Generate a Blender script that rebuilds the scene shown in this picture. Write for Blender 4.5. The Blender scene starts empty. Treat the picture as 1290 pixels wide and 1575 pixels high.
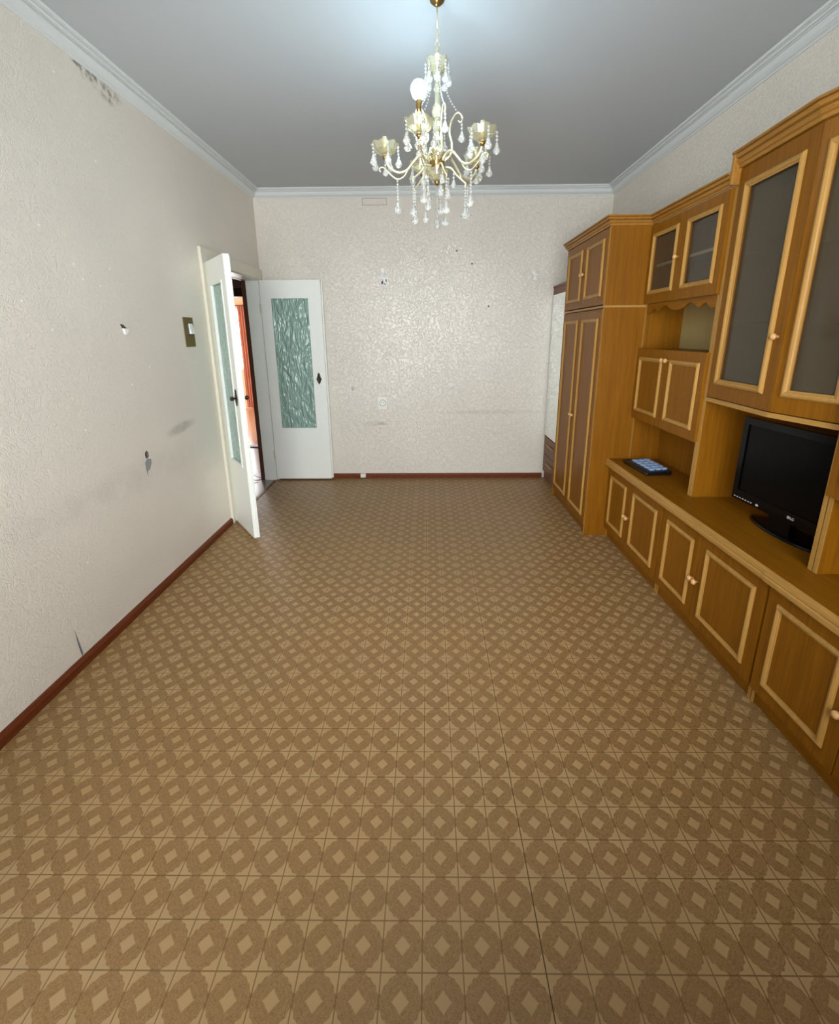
import bpy, bmesh, math, random
from mathutils import Matrix, Vector
PI = math.pi
random.seed(4)
SC = bpy.context.scene
COL = SC.collection

# ------------------------------------------------------------------ camera
F_PX, CX, CY = 694.8, 651.4, 700.0
cam_d = bpy.data.cameras.new('camera')
cam_d.sensor_fit = 'VERTICAL'
cam_d.sensor_height = 24.0
cam_d.sensor_width = 24.0
cam_d.lens = F_PX / 1575.0 * 24.0
cam_d.shift_x = (645.0 - CX) / 1575.0
cam_d.shift_y = -(787.5 - CY) / 1575.0
cam_d.clip_start = 0.02
cam = bpy.data.objects.new('camera', cam_d)
COL.objects.link(cam)
_p, _y, _r = (math.radians(a) for a in (14.94, -0.676, -0.423))
_fw = Vector((math.sin(_y) * math.cos(_p), math.cos(_y) * math.cos(_p), -math.sin(_p)))
_rt = Vector((math.cos(_y), -math.sin(_y), 0))
_up = _rt.cross(_fw)
_R = math.cos(_r) * _rt + math.sin(_r) * _up
_U = -math.sin(_r) * _rt + math.cos(_r) * _up
m3 = Matrix((_R, _U, -_fw)).transposed()
cam.matrix_world = Matrix.Translation((0, 0, 1.47)) @ m3.to_4x4()
SC.camera = cam

# ------------------------------------------------------------------ world, light, exposure
wd = bpy.data.worlds.new('overcast_sky')
SC.world = wd
wd.use_nodes = True
_bg = wd.node_tree.nodes['Background']
_bg.inputs[0].default_value = (0.93, 0.97, 1.0, 1)
_bg.inputs[1].default_value = 11.0
SC.view_settings.view_transform = 'Standard'
SC.view_settings.look = 'None'
SC.view_settings.gamma = 1.0
SC.view_settings.use_curve_mapping = False
SC.view_settings.exposure = 0.45
BULB_STRENGTH = 125.0


def portal(name, loc, rot, sx, sy):
    l = bpy.data.lights.new(name, 'AREA')
    l.shape = 'RECTANGLE'
    l.size = sx
    l.size_y = sy
    l.cycles.is_portal = True
    o = bpy.data.objects.new(name, l)
    o.location = loc
    o.rotation_euler = rot
    COL.objects.link(o)


portal('room_window_offscreen', (0.0, -0.46, 1.215), (PI / 2, 0, 0), 2.5, 2.27)
portal('far_window_portal', (-4.55, 9.56, 1.40), (-PI / 2, 0, 0), 1.56, 1.20)


# ------------------------------------------------------------------ node helpers
def lin(c):
    return tuple(((v / 255.0) / 12.92 if v / 255.0 <= 0.04045 else ((v / 255.0 + 0.055) / 1.055) ** 2.4) for v in c) + (1.0,)


class NT:
    def __init__(s, name):
        s.mat = bpy.data.materials.new(name)
        s.mat.use_nodes = True
        s.nt = s.mat.node_tree
        s.b = s.nt.nodes['Principled BSDF']
        s.out = s.nt.nodes['Material Output']

    def n(s, t, **kw):
        nd = s.nt.nodes.new(t)
        for k, v in kw.items():
            setattr(nd, k, v)
        return nd

    def link(s, a, b):
        s.nt.links.new(a, b)

    def put(s, sock, v):
        if v is None:
            return
        if hasattr(v, 'is_linked') or hasattr(v, 'links'):
            s.link(v, sock)
        else:
            sock.default_value = v

    def m(s, op, a, b=None, c=None, clamp=False):
        nd = s.n('ShaderNodeMath', operation=op)
        nd.use_clamp = clamp
        s.put(nd.inputs[0], a)
        s.put(nd.inputs[1], b)
        if c is not None:
            s.put(nd.inputs[2], c)
        return nd.outputs[0]

    def mix(s, fac, a, b):
        nd = s.n('ShaderNodeMix', data_type='RGBA')
        s.put(nd.inputs[0], fac)
        s.put(nd.inputs[6], a)
        s.put(nd.inputs[7], b)
        return nd.outputs[2]

    def pos(s):
        return s.n('ShaderNodeNewGeometry').outputs['Position']

    def xyz(s, v):
        nd = s.n('ShaderNodeSeparateXYZ')
        s.link(v, nd.inputs[0])
        return nd.outputs

    def mapped(s, v, scale=(1, 1, 1), loc=(0, 0, 0), rot=(0, 0, 0)):
        nd = s.n('ShaderNodeMapping')
        s.link(v, nd.inputs[0])
        nd.inputs['Scale'].default_value = scale
        nd.inputs['Location'].default_value = loc
        nd.inputs['Rotation'].default_value = rot
        return nd.outputs[0]

    def noise(s, v, scale=5, detail=2, rough=0.5, dist=0.0):
        nd = s.n('ShaderNodeTexNoise')
        s.link(v, nd.inputs['Vector'])
        nd.inputs['Scale'].default_value = scale
        nd.inputs['Detail'].default_value = detail
        nd.inputs['Roughness'].default_value = rough
        nd.inputs['Distortion'].default_value = dist
        return nd.outputs[0]

    def ramp(s, f, a, b):
        nd = s.n('ShaderNodeMapRange')
        s.put(nd.inputs[0], f)
        nd.inputs[1].default_value = a
        nd.inputs[2].default_value = b
        return nd.outputs[0]

    def smooth(s, f, a, b):
        nd = s.n('ShaderNodeMapRange', interpolation_type='SMOOTHSTEP')
        s.put(nd.inputs[0], f)
        nd.inputs[1].default_value = a
        nd.inputs[2].default_value = b
        return nd.outputs[0]

    def bump(s, h, strength=0.3, dist=0.01):
        nd = s.n('ShaderNodeBump')
        nd.inputs['Strength'].default_value = strength
        nd.inputs['Distance'].default_value = dist
        s.link(h, nd.inputs['Height'])
        s.link(nd.outputs[0], s.b.inputs['Normal'])

    def base(s, c=None, rough=None, metal=None, spec=None, **kw):
        s.put(s.b.inputs['Base Color'], c)
        s.put(s.b.inputs['Roughness'], rough)
        s.put(s.b.inputs['Metallic'], metal)
        s.put(s.b.inputs['Specular IOR Level'], spec)
        for k, v in kw.items():
            s.put(s.b.inputs[k], v)
        return s.mat


def plain(name, rgb, rough=0.5, metal=0.0, spec=0.5, var=0.06, vs=30, **kw):
    t = NT(name)
    n = t.noise(t.pos(), vs, 3)
    c = lin(rgb)
    d = tuple(v * (1 - var * 2) for v in c[:3]) + (1,)
    return t.base(t.mix(n, d, c), rough, metal, spec, **kw)


def wood(name, light, dark, axis, rough=0.42, spec=0.22):
    t = NT(name)
    sc = {'x': (2.2, 45, 45), 'y': (45, 2.2, 45), 'z': (45, 45, 2.2)}[axis]
    v = t.mapped(t.pos(), sc)
    a = t.noise(v, 1.0, 4, 0.6, 0.6)
    sc2 = {'x': (5, 240, 240), 'y': (240, 5, 240), 'z': (240, 240, 5)}[axis]
    b = t.noise(t.mapped(t.pos(), sc2), 1.0, 2)
    f = t.m('ADD', t.m('MULTIPLY', t.ramp(a, 0.3, 0.72), 0.65), t.m('MULTIPLY', t.ramp(b, 0.35, 0.65), 0.35))
    c = t.mix(f, lin(dark), lin(light))
    t.bump(b, 0.05, 0.001)
    return t.base(c, rough, 0, spec)


M = {}
M['wood'] = wood('honey_oak_laminate', (144, 91, 12), (115, 68, 5), 'z')
M['wood_h'] = wood('honey_oak_laminate_lengthwise', (144, 91, 12), (115, 68, 5), 'y')
M['wood_d'] = wood('oak_back_board', (144, 91, 12), (115, 68, 5), 'z', 0.6)
M['wood_b'] = wood('pale_hardboard', (172, 150, 100), (158, 136, 88), 'z', 0.7)
M['edge'] = wood('pale_oak_moulding', (184, 140, 76), (160, 116, 54), 'z', 0.4)
M['edge_h'] = wood('pale_oak_moulding_lengthwise', (184, 140, 76), (160, 116, 54), 'y', 0.4)
M['knob'] = plain('turned_beech', (214, 164, 104), 0.35)
M['corn'] = wood('oak_cornice', (172, 122, 54), (140, 92, 32), 'y', 0.4)
M['mirrorwood'] = wood('greyish_walnut_laminate', (134, 96, 72), (110, 76, 55), 'z', 0.45)
M['base'] = wood('brown_painted_skirting', (118, 58, 28), (88, 40, 16), 'y', 0.4)
M['doorwhite'] = plain('white_gloss_paint', (244, 245, 238), 0.35, vs=6, var=0.03)
M['doorcream'] = plain('cream_gloss_paint', (222, 215, 196), 0.4, vs=6, var=0.04)
M['plaster'] = plain('white_polystyrene', (216, 219, 218), 0.6, var=0.02)
M['darkmetal'] = plain('dark_bronze', (58, 50, 38), 0.4, 0.8)
M['brass'] = plain('aged_brass', (122, 98, 50), 0.45, 0.3, vs=60, var=0.15)
M['gold'] = plain('champagne_gold_metal', (232, 220, 182), 0.2, 0.7)
M['darkgold'] = plain('antique_gold_metal', (150, 120, 72), 0.3, 0.85)
M['black'] = plain('black_plastic', (14, 14, 15), 0.35)
M['gloss'] = plain('piano_black_plastic', (5, 5, 6), 0.14, spec=0.25)
M['screen'] = plain('lcd_panel', (5, 5, 6), 0.2, spec=0.14)
M['hole'] = plain('raw_masonry', (122, 110, 98), 0.95)
M['greyplaster'] = plain('grey_cement', (150, 152, 152), 0.9, vs=90)
M['paper'] = plain('white_paper_backing', (250, 249, 246), 0.7, var=0.01)
M['whiteplastic'] = plain('white_plastic', (232, 230, 222), 0.35, var=0.02)
M['keys'] = plain('pale_blue_keys', (152, 176, 212), 0.5, var=0.02)
M['silver'] = plain('silver_print', (205, 205, 205), 0.4)
M['bluegrey'] = plain('sheer_white_voile', (240, 240, 244), 0.9)
M['drape'] = plain('orange_curtain_cloth', (212, 92, 52), 0.9, vs=18, var=0.15)
M['peach'] = plain('peach_wall_paint', (204, 148, 112), 0.85)
M['mauve'] = plain('pale_mauve_wall_paint', (176, 160, 158), 0.85)
M['darkbrown'] = plain('dark_brown_gloss_paint', (88, 56, 40), 0.4, vs=14)
M['redbrown'] = plain('red_brown_lacquer', (112, 52, 24), 0.35, vs=14)
M['slab'] = plain('concrete_screed', (44, 34, 24), 0.9)


def wallpaper(name, rgb, rough, marks):
    t = NT(name)
    p = t.pos()
    x, y, z = t.xyz(p)
    k = 1.0 if rough > 0.4 else 1.25
    w1 = t.noise(p, 26 * k, 3, 0.55, 1.6)
    w2 = t.noise(p, 85 * k, 2, 0.5, 0.8)
    vein = t.m('ABSOLUTE', t.m('SUBTRACT', w1, 0.5))
    vein = t.smooth(vein, 0.0, 0.06)
    h = t.m('ADD', t.m('MULTIPLY', vein, 0.7), t.m('MULTIPLY', w2, 0.5))
    big = t.noise(p, 1.3, 3, 0.55)
    c = lin(rgb)
    col = t.mix(t.ramp(big, 0.3, 0.7), tuple(v * 0.93 for v in c[:3]) + (1,), c)
    for (ay, a0, az, b0, ra, rb, colr, amt, th) in marks:
        s = {'x': x, 'y': y}[ay]
        da = t.m('DIVIDE', t.m('SUBTRACT', s, a0), ra)
        db = t.m('DIVIDE', t.m('SUBTRACT', z, b0), rb)
        # "az" is the slant of the mark: dz grows with da
        db = t.m('SUBTRACT', db, t.m('MULTIPLY', da, az))
        r = t.m('SQRT', t.m('ADD', t.m('MULTIPLY', da, da), t.m('MULTIPLY', db, db)))
        k = t.smooth(r, 1.0, 0.25)
        nn = t.noise(p, 22 if th else 7, 4, 0.65)
        k = t.m('MULTIPLY', k, t.smooth(nn, 0.42, 0.66) if th else t.smooth(nn, 0.25, 0.75))
        col = t.mix(t.m('MULTIPLY', k, amt), col, lin(colr))
    t.bump(h, 0.55 if rough > 0.4 else 0.65, 0.0035 if rough > 0.4 else 0.0032)
    return t.base(col, rough, 0, 0.4 if rough > 0.4 else 0.75)


WALL = (231, 222, 209)
M['wall_left'] = wallpaper('embossed_wallpaper_stained', WALL, 0.5, [
    ('y', 2.49, 0.0, 2.675, 0.15, 0.05, (84, 78, 58), 1.0, True),
    ('y', 2.64, 0.0, 2.648, 0.13, 0.06, (90, 84, 64), 0.9, True),
    ('y', 2.86, 0.35, 0.90, 0.22, 0.045, (146, 140, 128), 0.7, False),
    ('y', 2.5, 0.0, 0.72, 0.9, 0.13, (176, 172, 158), 0.22, False),
    ('y', 1.7, 0.0, 0.72, 0.8, 0.10, (180, 174, 160), 0.18, False)])
M['wall_back'] = wallpaper('embossed_wallpaper_satin', WALL, 0.30, [
    ('x', -0.56, 0.0, 0.585, 0.20, 0.03, (165, 154, 146), 0.6, False),
    ('x', -0.77, 0.0, 0.945, 0.02, 0.03, (120, 110, 104), 0.8, False),
    ('x', 0.62, 0.0, 0.70, 0.75, 0.03, (186, 174, 164), 0.5, False)])
M['wall_right'] = wallpaper('embossed_wallpaper_plain', WALL, 0.55, [])
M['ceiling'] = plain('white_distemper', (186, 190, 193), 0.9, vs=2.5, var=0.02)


def lino():
    t = NT('printed_linoleum')
    p = t.pos()
    S = 0.0985
    wob = t.m('MULTIPLY', t.m('SUBTRACT', t.noise(p, 120, 2), 0.5), 0.10)
    x, y, z = t.xyz(p)
    u = t.m('FRACT', t.m('ADD', t.m('DIVIDE', t.m('ADD', x, 0.0215), S), 100.0))
    v = t.m('FRACT', t.m('ADD', t.m('DIVIDE', t.m('SUBTRACT', y, 0.722), S), 100.0))
    a = t.m('ABSOLUTE', t.m('MULTIPLY', t.m('SUBTRACT', u, 0.5), 2.0))
    b = t.m('ABSOLUTE', t.m('MULTIPLY', t.m('SUBTRACT', v, 0.5), 2.0))
    # outer scalloped medallion
    ang = t.m('ARCTAN2', b, a)
    scal = t.m('MULTIPLY', t.m('COSINE', t.m('MULTIPLY', ang, 16.0)), 0.045)
    mo = t.m('ADD', t.m('ADD', t.m('POWER', a, 1.65), t.m('POWER', b, 1.65)), t.m('ADD', scal, wob))
    inside = t.smooth(mo, 1.06, 0.98)
    # inner four-pointed star
    mi = t.m('ADD', t.m('ADD', t.m('POWER', a, 0.92), t.m('POWER', b, 0.92)), t.m('MULTIPLY', wob, 0.7))
    star = t.smooth(mi, 0.49, 0.40)
    dark = t.m('SUBTRACT', inside, star, clamp=True)
    fil = t.noise(t.mapped(p, (1, 1, 1)), 170, 3, 0.6, 1.2)
    fil2 = t.m('ABSOLUTE', t.m('SINE', t.m('MULTIPLY', t.m('ADD', mo, t.m('MULTIPLY', scal, 2.0)), 13.0)))
    dark = t.m('MULTIPLY', dark, t.m('ADD', 0.36, t.m('ADD', t.m('MULTIPLY', t.ramp(fil, 0.35, 0.65), 0.40), t.m('MULTIPLY', fil2, 0.28))), clamp=True)
    ln = t.m('MAXIMUM', t.smooth(a, 0.955, 0.985), t.smooth(b, 0.955, 0.985))
    wear = t.noise(p, 1.1, 4, 0.6)
    grain = t.noise(p, 320, 2)
    light = t.mix(t.ramp(wear, 0.35, 0.7), lin((172, 137, 90)), lin((170, 141, 102)))
    light = t.mix(t.m('MULTIPLY', grain, 0.25), light, lin((150, 122, 84)))
    c = t.mix(dark, light, lin((128, 94, 52)))
    c = t.mix(t.m('MULTIPLY', ln, 0.8), c, lin((104, 74, 38)))
    # traffic wear: rubbed reddish spots where the print has gone
    spots = t.noise(p, 3.2, 5, 0.7)
    c = t.mix(t.m('MULTIPLY', t.smooth(spots, 0.66, 0.80), 0.45), c, lin((150, 92, 50)))
    t.bump(t.noise(p, 260, 2), 0.12, 0.001)
    return t.base(c, t.ramp(wear, -0.6, 2.0), 0, 0.4)


M['lino'] = lino()


def wavy_glass():
    t = NT('green_wavy_patterned_glass')
    p = t.n('ShaderNodeTexCoord').outputs['Object']
    v = t.mapped(p, (9, 9, 3.0), rot=(0.0, 0.5, 0))
    w = t.noise(v, 1.9, 1.5, 0.5, 1.1)
    w2 = t.noise(t.mapped(p, (20, 20, 5), rot=(0.0, 0.5, 0)), 2.4, 1, 0.5, 0.6)
    t.bump(t.m('ADD', w, t.m('MULTIPLY', w2, 0.35)), 1.0, 0.035)
    c = lin((161, 191, 178))
    return t.base(c, 0.09, 0, 0.8, **{'Transmission Weight': 0.25, 'IOR': 1.45})


M['wavy'] = wavy_glass()


def clear_pane(name, tint, refl_rough=0.05, haze=0.0, hazecol=(120, 110, 95)):
    t = NT(name)
    t.nt.nodes.remove(t.b)
    tr = t.n('ShaderNodeBsdfTransparent')
    tr.inputs[0].default_value = tint + (1,)
    gl = t.n('ShaderNodeBsdfGlossy')
    gl.inputs['Roughness'].default_value = refl_rough
    fr = t.n('ShaderNodeFresnel')
    fr.inputs[0].default_value = 1.45
    mx = t.n('ShaderNodeMixShader')
    last = tr.outputs[0]
    if haze:
        df = t.n('ShaderNodeBsdfDiffuse')
        df.inputs[0].default_value = lin(hazecol)
        m2 = t.n('ShaderNodeMixShader')
        nz = t.noise(t.pos(), 4.0, 3)
        t.link(t.m('MULTIPLY', t.ramp(nz, -0.6, 1.2), haze), m2.inputs[0])
        t.link(tr.outputs[0], m2.inputs[1])
        t.link(df.outputs[0], m2.inputs[2])
        last = m2.outputs[0]
    if haze:
        lw = t.n('ShaderNodeLayerWeight')
        lw.inputs[0].default_value = 0.5
        t.link(t.m('ADD', t.m('MULTIPLY', t.m('POWER', lw.outputs['Facing'], 4.0), 0.6), 0.03), mx.inputs[0])
    else:
        t.link(fr.outputs[0], mx.inputs[0])
    t.link(last, mx.inputs[1])
    t.link(gl.outputs[0], mx.inputs[2])
    t.link(mx.outputs[0], t.out.inputs[0])
    return t.mat


M['smoked'] = clear_pane('dusty_smoked_glass', (0.62, 0.61, 0.58), 0.08, 0.55, (112, 98, 76))
M['smoked_light'] = clear_pane('lightly_smoked_glass', (0.80, 0.80, 0.78), 0.08, 0.30, (112, 100, 82))
M['shelf_edge'] = plain('cream_edge_tape', (240, 222, 180), 0.5)
M['pane'] = clear_pane('window_glass', (0.97, 0.98, 0.98))


def mirror():
    t = NT('mirror_glass')
    return t.base(lin((236, 240, 238)), 0.03, 1.0)


M['mirror'] = mirror()


def crystal(name, rgb, tint=0.0):
    t = NT(name)
    return t.base(lin(rgb), 0.03, 0, 0.9, **{'Transmission Weight': tint, 'IOR': 1.6})


M['crystal'] = crystal('cut_crystal', (250, 250, 246), 0.78)
M['cupglass'] = crystal('champagne_tinted_glass', (242, 235, 204), 0.84)


def emit(name, rgb, s):
    t = NT(name)
    return t.base((0.9, 0.9, 0.9, 1), 0.4, 0, 0.3, **{'Emission Color': rgb + (1,), 'Emission Strength': s})


M['bulb'] = emit('lit_cool_white_bulb', (0.58, 0.84, 1.0), BULB_STRENGTH)


# ------------------------------------------------------------------ mesh helpers
def bm_new():
    return bmesh.new()


def bx(bm, x0, x1, y0, y1, z0, z1):
    if x0 > x1: x0, x1 = x1, x0
    if y0 > y1: y0, y1 = y1, y0
    if z0 > z1: z0, z1 = z1, z0
    vs = [bm.verts.new((x, y, z)) for x in (x0, x1) for y in (y0, y1) for z in (z0, z1)]
    for f in ((0, 1, 3, 2), (4, 6, 7, 5), (0, 4, 5, 1), (2, 3, 7, 6), (0, 2, 6, 4), (1, 5, 7, 3)):
        bm.faces.new([vs[i] for i in f])
    return bm


def box(*a):
    return bx(bm_new(), *a)


def lathe(bm, prof, seg=16, c=(0, 0, 0), axis='z'):
    """prof: list of (r, h)"""
    rings = []
    for r, h in prof:
        ring = []
        for i in range(seg):
            a = 2 * PI * i / seg
            if axis == 'z':
                q = (c[0] + r * math.cos(a), c[1] + r * math.sin(a), c[2] + h)
            elif axis == '-x':
                q = (c[0] - h, c[1] + r * math.cos(a), c[2] + r * math.sin(a))
            elif axis == 'x':
                q = (c[0] + h, c[1] + r * math.cos(a), c[2] + r * math.sin(a))
            else:
                q = (c[0] + r * math.cos(a), c[1] - h, c[2] + r * math.sin(a))
            ring.append(bm.verts.new(q))
        rings.append(ring)
    for k in range(len(rings) - 1):
        for i in range(seg):
            j = (i + 1) % seg
            bm.faces.new((rings[k][i], rings[k][j], rings[k + 1][j], rings[k + 1][i]))
    if prof[0][0] > 1e-5:
        bm.faces.new(rings[0])
    if prof[-1][0] > 1e-5:
        bm.faces.new(rings[-1])
    return bm


def tube(bm, pts, rad, seg=8):
    pts = [Vector(p) for p in pts]
    n = len(pts)
    rings = []
    nrm = None
    for i, p in enumerate(pts):
        tng = (pts[min(i + 1, n - 1)] - pts[max(i - 1, 0)]).normalized()
        if nrm is None:
            nrm = tng.orthogonal().normalized()
        else:
            nrm = (nrm - tng * nrm.dot(tng)).normalized()
        bn = tng.cross(nrm)
        r = rad(i / (n - 1)) if callable(rad) else rad
        rings.append([bm.verts.new(p + r * (math.cos(2 * PI * k / seg) * nrm + math.sin(2 * PI * k / seg) * bn)) for k in range(seg)])
    for k in range(n - 1):
        for i in range(seg):
            j = (i + 1) % seg
            bm.faces.new((rings[k][i], rings[k][j], rings[k + 1][j], rings[k + 1][i]))
    bm.faces.new(rings[0])
    bm.faces.new(rings[-1])
    return bm


def spline(pts, n=8):
    P = [Vector(p) for p in pts]
    P = [P[0] * 2 - P[1]] + P + [P[-1] * 2 - P[-2]]
    out = []
    for i in range(1, len(P) - 2):
        for k in range(n):
            t = k / n
            a, b, c, d = P[i - 1], P[i], P[i + 1], P[i + 2]
            out.append(0.5 * ((2 * b) + (c - a) * t + (2 * a - 5 * b + 4 * c - d) * t * t + (3 * b - a - 3 * c + d) * t ** 3))
    out.append(P[-2])
    return out


def prism(bm, poly, axis, a0, a1):
    """poly of 2D points extruded along axis from a0 to a1"""
    def q(p, a):
        return {'x': (a, p[0], p[1]), 'y': (p[0], a, p[1]), 'z': (p[0], p[1], a)}[axis]
    A = [bm.verts.new(q(p, a0)) for p in poly]
    B = [bm.verts.new(q(p, a1)) for p in poly]
    n = len(poly)
    bm.faces.new(A)
    bm.faces.new(B)
    for i in range(n):
        j = (i + 1) % n
        bm.faces.new((A[i], A[j], B[j], B[i]))
    return bm


def obj(name, bm, mat, parent=None, smooth=False, bevel=0.0, world=True, xf=None):
    bmesh.ops.recalc_face_normals(bm, faces=bm.faces[:])
    me = bpy.data.meshes.new(name)
    bm.to_mesh(me)
    bm.free()
    if smooth:
        for f in me.polygons:
            f.use_smooth = True
    mt = M[mat] if isinstance(mat, str) else mat
    me.materials.append(mt)
    o = bpy.data.objects.new(name, me)
    COL.objects.link(o)
    if xf is not None:
        o.matrix_basis = xf
    if parent is not None:
        o.parent = parent
        if world:
            o.matrix_parent_inverse = WM[parent.name].inverted()
            WM[o.name] = o.matrix_basis.copy()
        else:
            WM[o.name] = WM[parent.name] @ o.matrix_basis
    else:
        WM[o.name] = o.matrix_basis.copy()
    if bevel:
        md = o.modifiers.new('edge', 'BEVEL')
        md.width = bevel
        md.segments = 2
        md.limit_method = 'ANGLE'
    return o


WM = {}


def tag(o, label, cat=None, group=None, kind=None):
    o['label'] = label
    if cat: o['category'] = cat
    if group: o['group'] = group
    if kind: o['kind'] = kind
    return o


def thing(name, label, cat, loc, rotz=0.0, group=None, kind=None):
    o = bpy.data.objects.new(name, None)
    o.empty_display_size = 0.1
    COL.objects.link(o)
    o.matrix_basis = Matrix.Translation(loc) @ Matrix.Rotation(rotz, 4, 'Z')
    WM[o.name] = o.matrix_basis.copy()
    return tag(o, label, cat, group, kind)


def struct(name, bm, mat, label, parent=None, **kw):
    o = obj(name, bm, mat, parent, **kw)
    if parent is None:
        tag(o, label, None, None, 'structure')
    return o


# ------------------------------------------------------------------ room shell
XL, XR, YB, YF, ZC = -1.60, 1.69, 4.585, -0.30, 2.75
T = 0.15
DY0, DY1, DZ = 3.455, 4.535, 1.985       # doorway in the left wall

fl = struct('floor', box(XL - T, XR + T, YF - T, YB + T, -0.12, -0.003), 'slab', 'concrete floor slab under brown patterned linoleum')
seam = 0.2740
b = box(XL, seam - 0.0008, YF, YB, -0.003, 0.0)
obj('linoleum_sheet', b, 'lino', fl)
b = box(seam + 0.0008, XR, YF, YB, -0.003, 0.0)
obj('linoleum_sheet', b, 'lino', fl)
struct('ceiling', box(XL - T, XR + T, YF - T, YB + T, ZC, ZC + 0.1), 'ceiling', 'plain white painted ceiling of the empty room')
b = bm_new()
bx(b, XL - T, XL, YF - T, DY0, 0, ZC)
bx(b, XL - T, XL, DY0, DY1, DZ, ZC)
bx(b, XL - T, XL, DY1, YB + T, 0, ZC)
wl = struct('wall_left', b, 'wall_left', 'long pale wallpapered wall with damp stain and doorway')
wb = struct('wall_back', box(XL, XR, YB, YB + T, 0, ZC), 'wall_back', 'pale embossed wallpapered end wall facing the window')
wr = struct('wall_right', box(XR, XR + T, YF - T, YB + T, 0, ZC), 'wall_right', 'pale wallpapered wall behind the oak wall unit')
WX0, WX1, WZ0, WZ1 = -1.25, 1.25, 0.75, 2.35
b = bm_new()
bx(b, XL, WX0, YF - T, YF, 0, ZC)
bx(b, WX1, XR, YF - T, YF, 0, ZC)
bx(b, -0.41, WX1, YF - T, YF, 0, WZ0)
bx(b, WX0, -0.41, YF - T, YF, 0, 0.08)  # opening for an unseen balcony door, added to light the near floor
bx(b, WX0, WX1, YF - T, YF, WZ1, ZC)
struct('wall_front', b, 'wall_right', 'wallpapered wall with the wide window opposite the end wall')
b = bm_new()
yw = YF - 0.09
for (a0, a1, c0, c1) in ((-0.37, WX1, WZ0, WZ0 + 0.06), (WX0, -0.45, 0.08, 0.16), (WX0, WX1, WZ1 - 0.06, WZ1), (WX0, WX0 + 0.06, 0.08, WZ1), (WX1 - 0.06, WX1, WZ0, WZ1), (-0.45, -0.37, 0.08, WZ1), (0.37, 0.45, WZ0, WZ1)):
    bx(b, a0, a1, yw - 0.03, yw + 0.03, c0, c1)
w1 = struct('window_1', b, 'doorwhite', 'white window with an unseen glazed balcony door added to light the near floor')
for a0, a1, c0 in ((WX0 + 0.06, -0.45, 0.16), (-0.37, 0.37, WZ0 + 0.06), (0.45, WX1 - 0.06, WZ0 + 0.06)):
    obj('pane', box(a0, a1, yw - 0.003, yw + 0.003, c0, WZ1 - 0.06), 'pane', w1)
obj('window_sill', box(-0.40, WX1 + 0.05, YF - 0.06, YF + 0.12, WZ0 - 0.035, WZ0), 'doorwhite', w1, bevel=0.005)

# cornice mouldings (mitred at the corners)
PROF = [(0, 0.066), (0.006, 0.066), (0.009, 0.060), (0.020, 0.056), (0.032, 0.047), (0.040, 0.036), (0.043, 0.028), (0.039, 0.020),
        (0.043, 0.013), (0.050, 0.021), (0.059, 0.020), (0.063, 0.015), (0.060, 0.009), (0.066, 0.006), (0.070, 0.011), (0.079, 0.010), (0.083, 0.004), (0.083, 0.0), (0.0, 0.0)]


def cornice(name, label, side):
    bm = bm_new()
    A, B = [], []
    for u, w in PROF:
        z = ZC - w
        if side == 'left':
            A.append((XL + u, YF + u, z)); B.append((XL + u, YB - u, z))
        elif side == 'right':
            A.append((XR - u, YF + u, z)); B.append((XR - u, YB - u, z))
        elif side == 'back':
            A.append((XL + u, YB - u, z)); B.append((XR - u, YB - u, z))
        else:
            A.append((XL + u, YF + u, z)); B.append((XR - u, YF + u, z))
    va = [bm.verts.new(p) for p in A]
    vb = [bm.verts.new(p) for p in B]
    n = len(va)
    for i in range(n):
        j = (i + 1) % n
        bm.faces.new((va[i], va[j], vb[j], vb[i]))
    bm.faces.new(va); bm.faces.new(vb)
    struct(name, bm, 'plaster', label)


cornice('trim_1', 'white grooved ceiling cornice along the stained wall', 'left')
cornice('trim_2', 'white grooved ceiling cornice along the end wall', 'back')
cornice('trim_3', 'white grooved ceiling cornice above the wall unit', 'right')
cornice('trim_4', 'white grooved ceiling cornice above the window', 'front')

# skirting boards
SK = [(0, 0), (0.016, 0), (0.016, 0.034), (0.010, 0.046), (0, 0.050)]
struct('baseboard_left', prism(bm_new(), [(XL + u, z) for u, z in SK], 'y', YF, DY0 - 0.075), 'base', 'brown painted skirting along the stained wall')
struct('baseboard_back', prism(bm_new(), [(YB - u, z) for u, z in SK], 'x', XL + 0.02, 1.19), 'base', 'brown painted skirting along the end wall')
struct('baseboard_right', prism(bm_new(), [(XR - u, z) for u, z in SK], 'y', YF, 0.74), 'base', 'brown painted skirting beside the wall unit')
struct('baseboard_front', prism(bm_new(), [(YF + u, z) for u, z in SK], 'x', XL + 0.02, XR - 0.02), 'base', 'brown painted skirting under the window')

# door casing and lining
b = bm_new()
cs = 0.022
bx(b, XL, XL + cs, DY0 - 0.075, DY0 + 0.005, 0, DZ + 0.09)
bx(b, XL, XL + cs, DY1 - 0.005, YB - 0.001, 0, DZ + 0.09)
bx(b, XL, XL + cs, DY0 + 0.005, DY1 - 0.005, DZ - 0.005, DZ + 0.09)
tr = struct('trim_5', b, 'doorcream', 'cream painted casing round the double doorway', bevel=0.004)
b = bm_new()
bx(b, XL - 0.125, XL, DY0, DY0 + 0.012, 0, DZ)
bx(b, XL - 0.125, XL, DY1 - 0.012, DY1, 0, DZ)
bx(b, XL - 0.125, XL, DY0, DY1, DZ - 0.012, DZ)
obj('jamb_lining', b, 'doorwhite', tr)
b = bm_new()
bx(b, XL - T - 0.015, XL - 0.125, DY0, DY0 + 0.014, 0, DZ)
bx(b, XL - T - 0.015, XL - 0.125, DY1 - 0.016, DY1, 0, DZ)
bx(b, XL - T - 0.015, XL - 0.125, DY0, DY1, DZ - 0.014, DZ)
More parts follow.
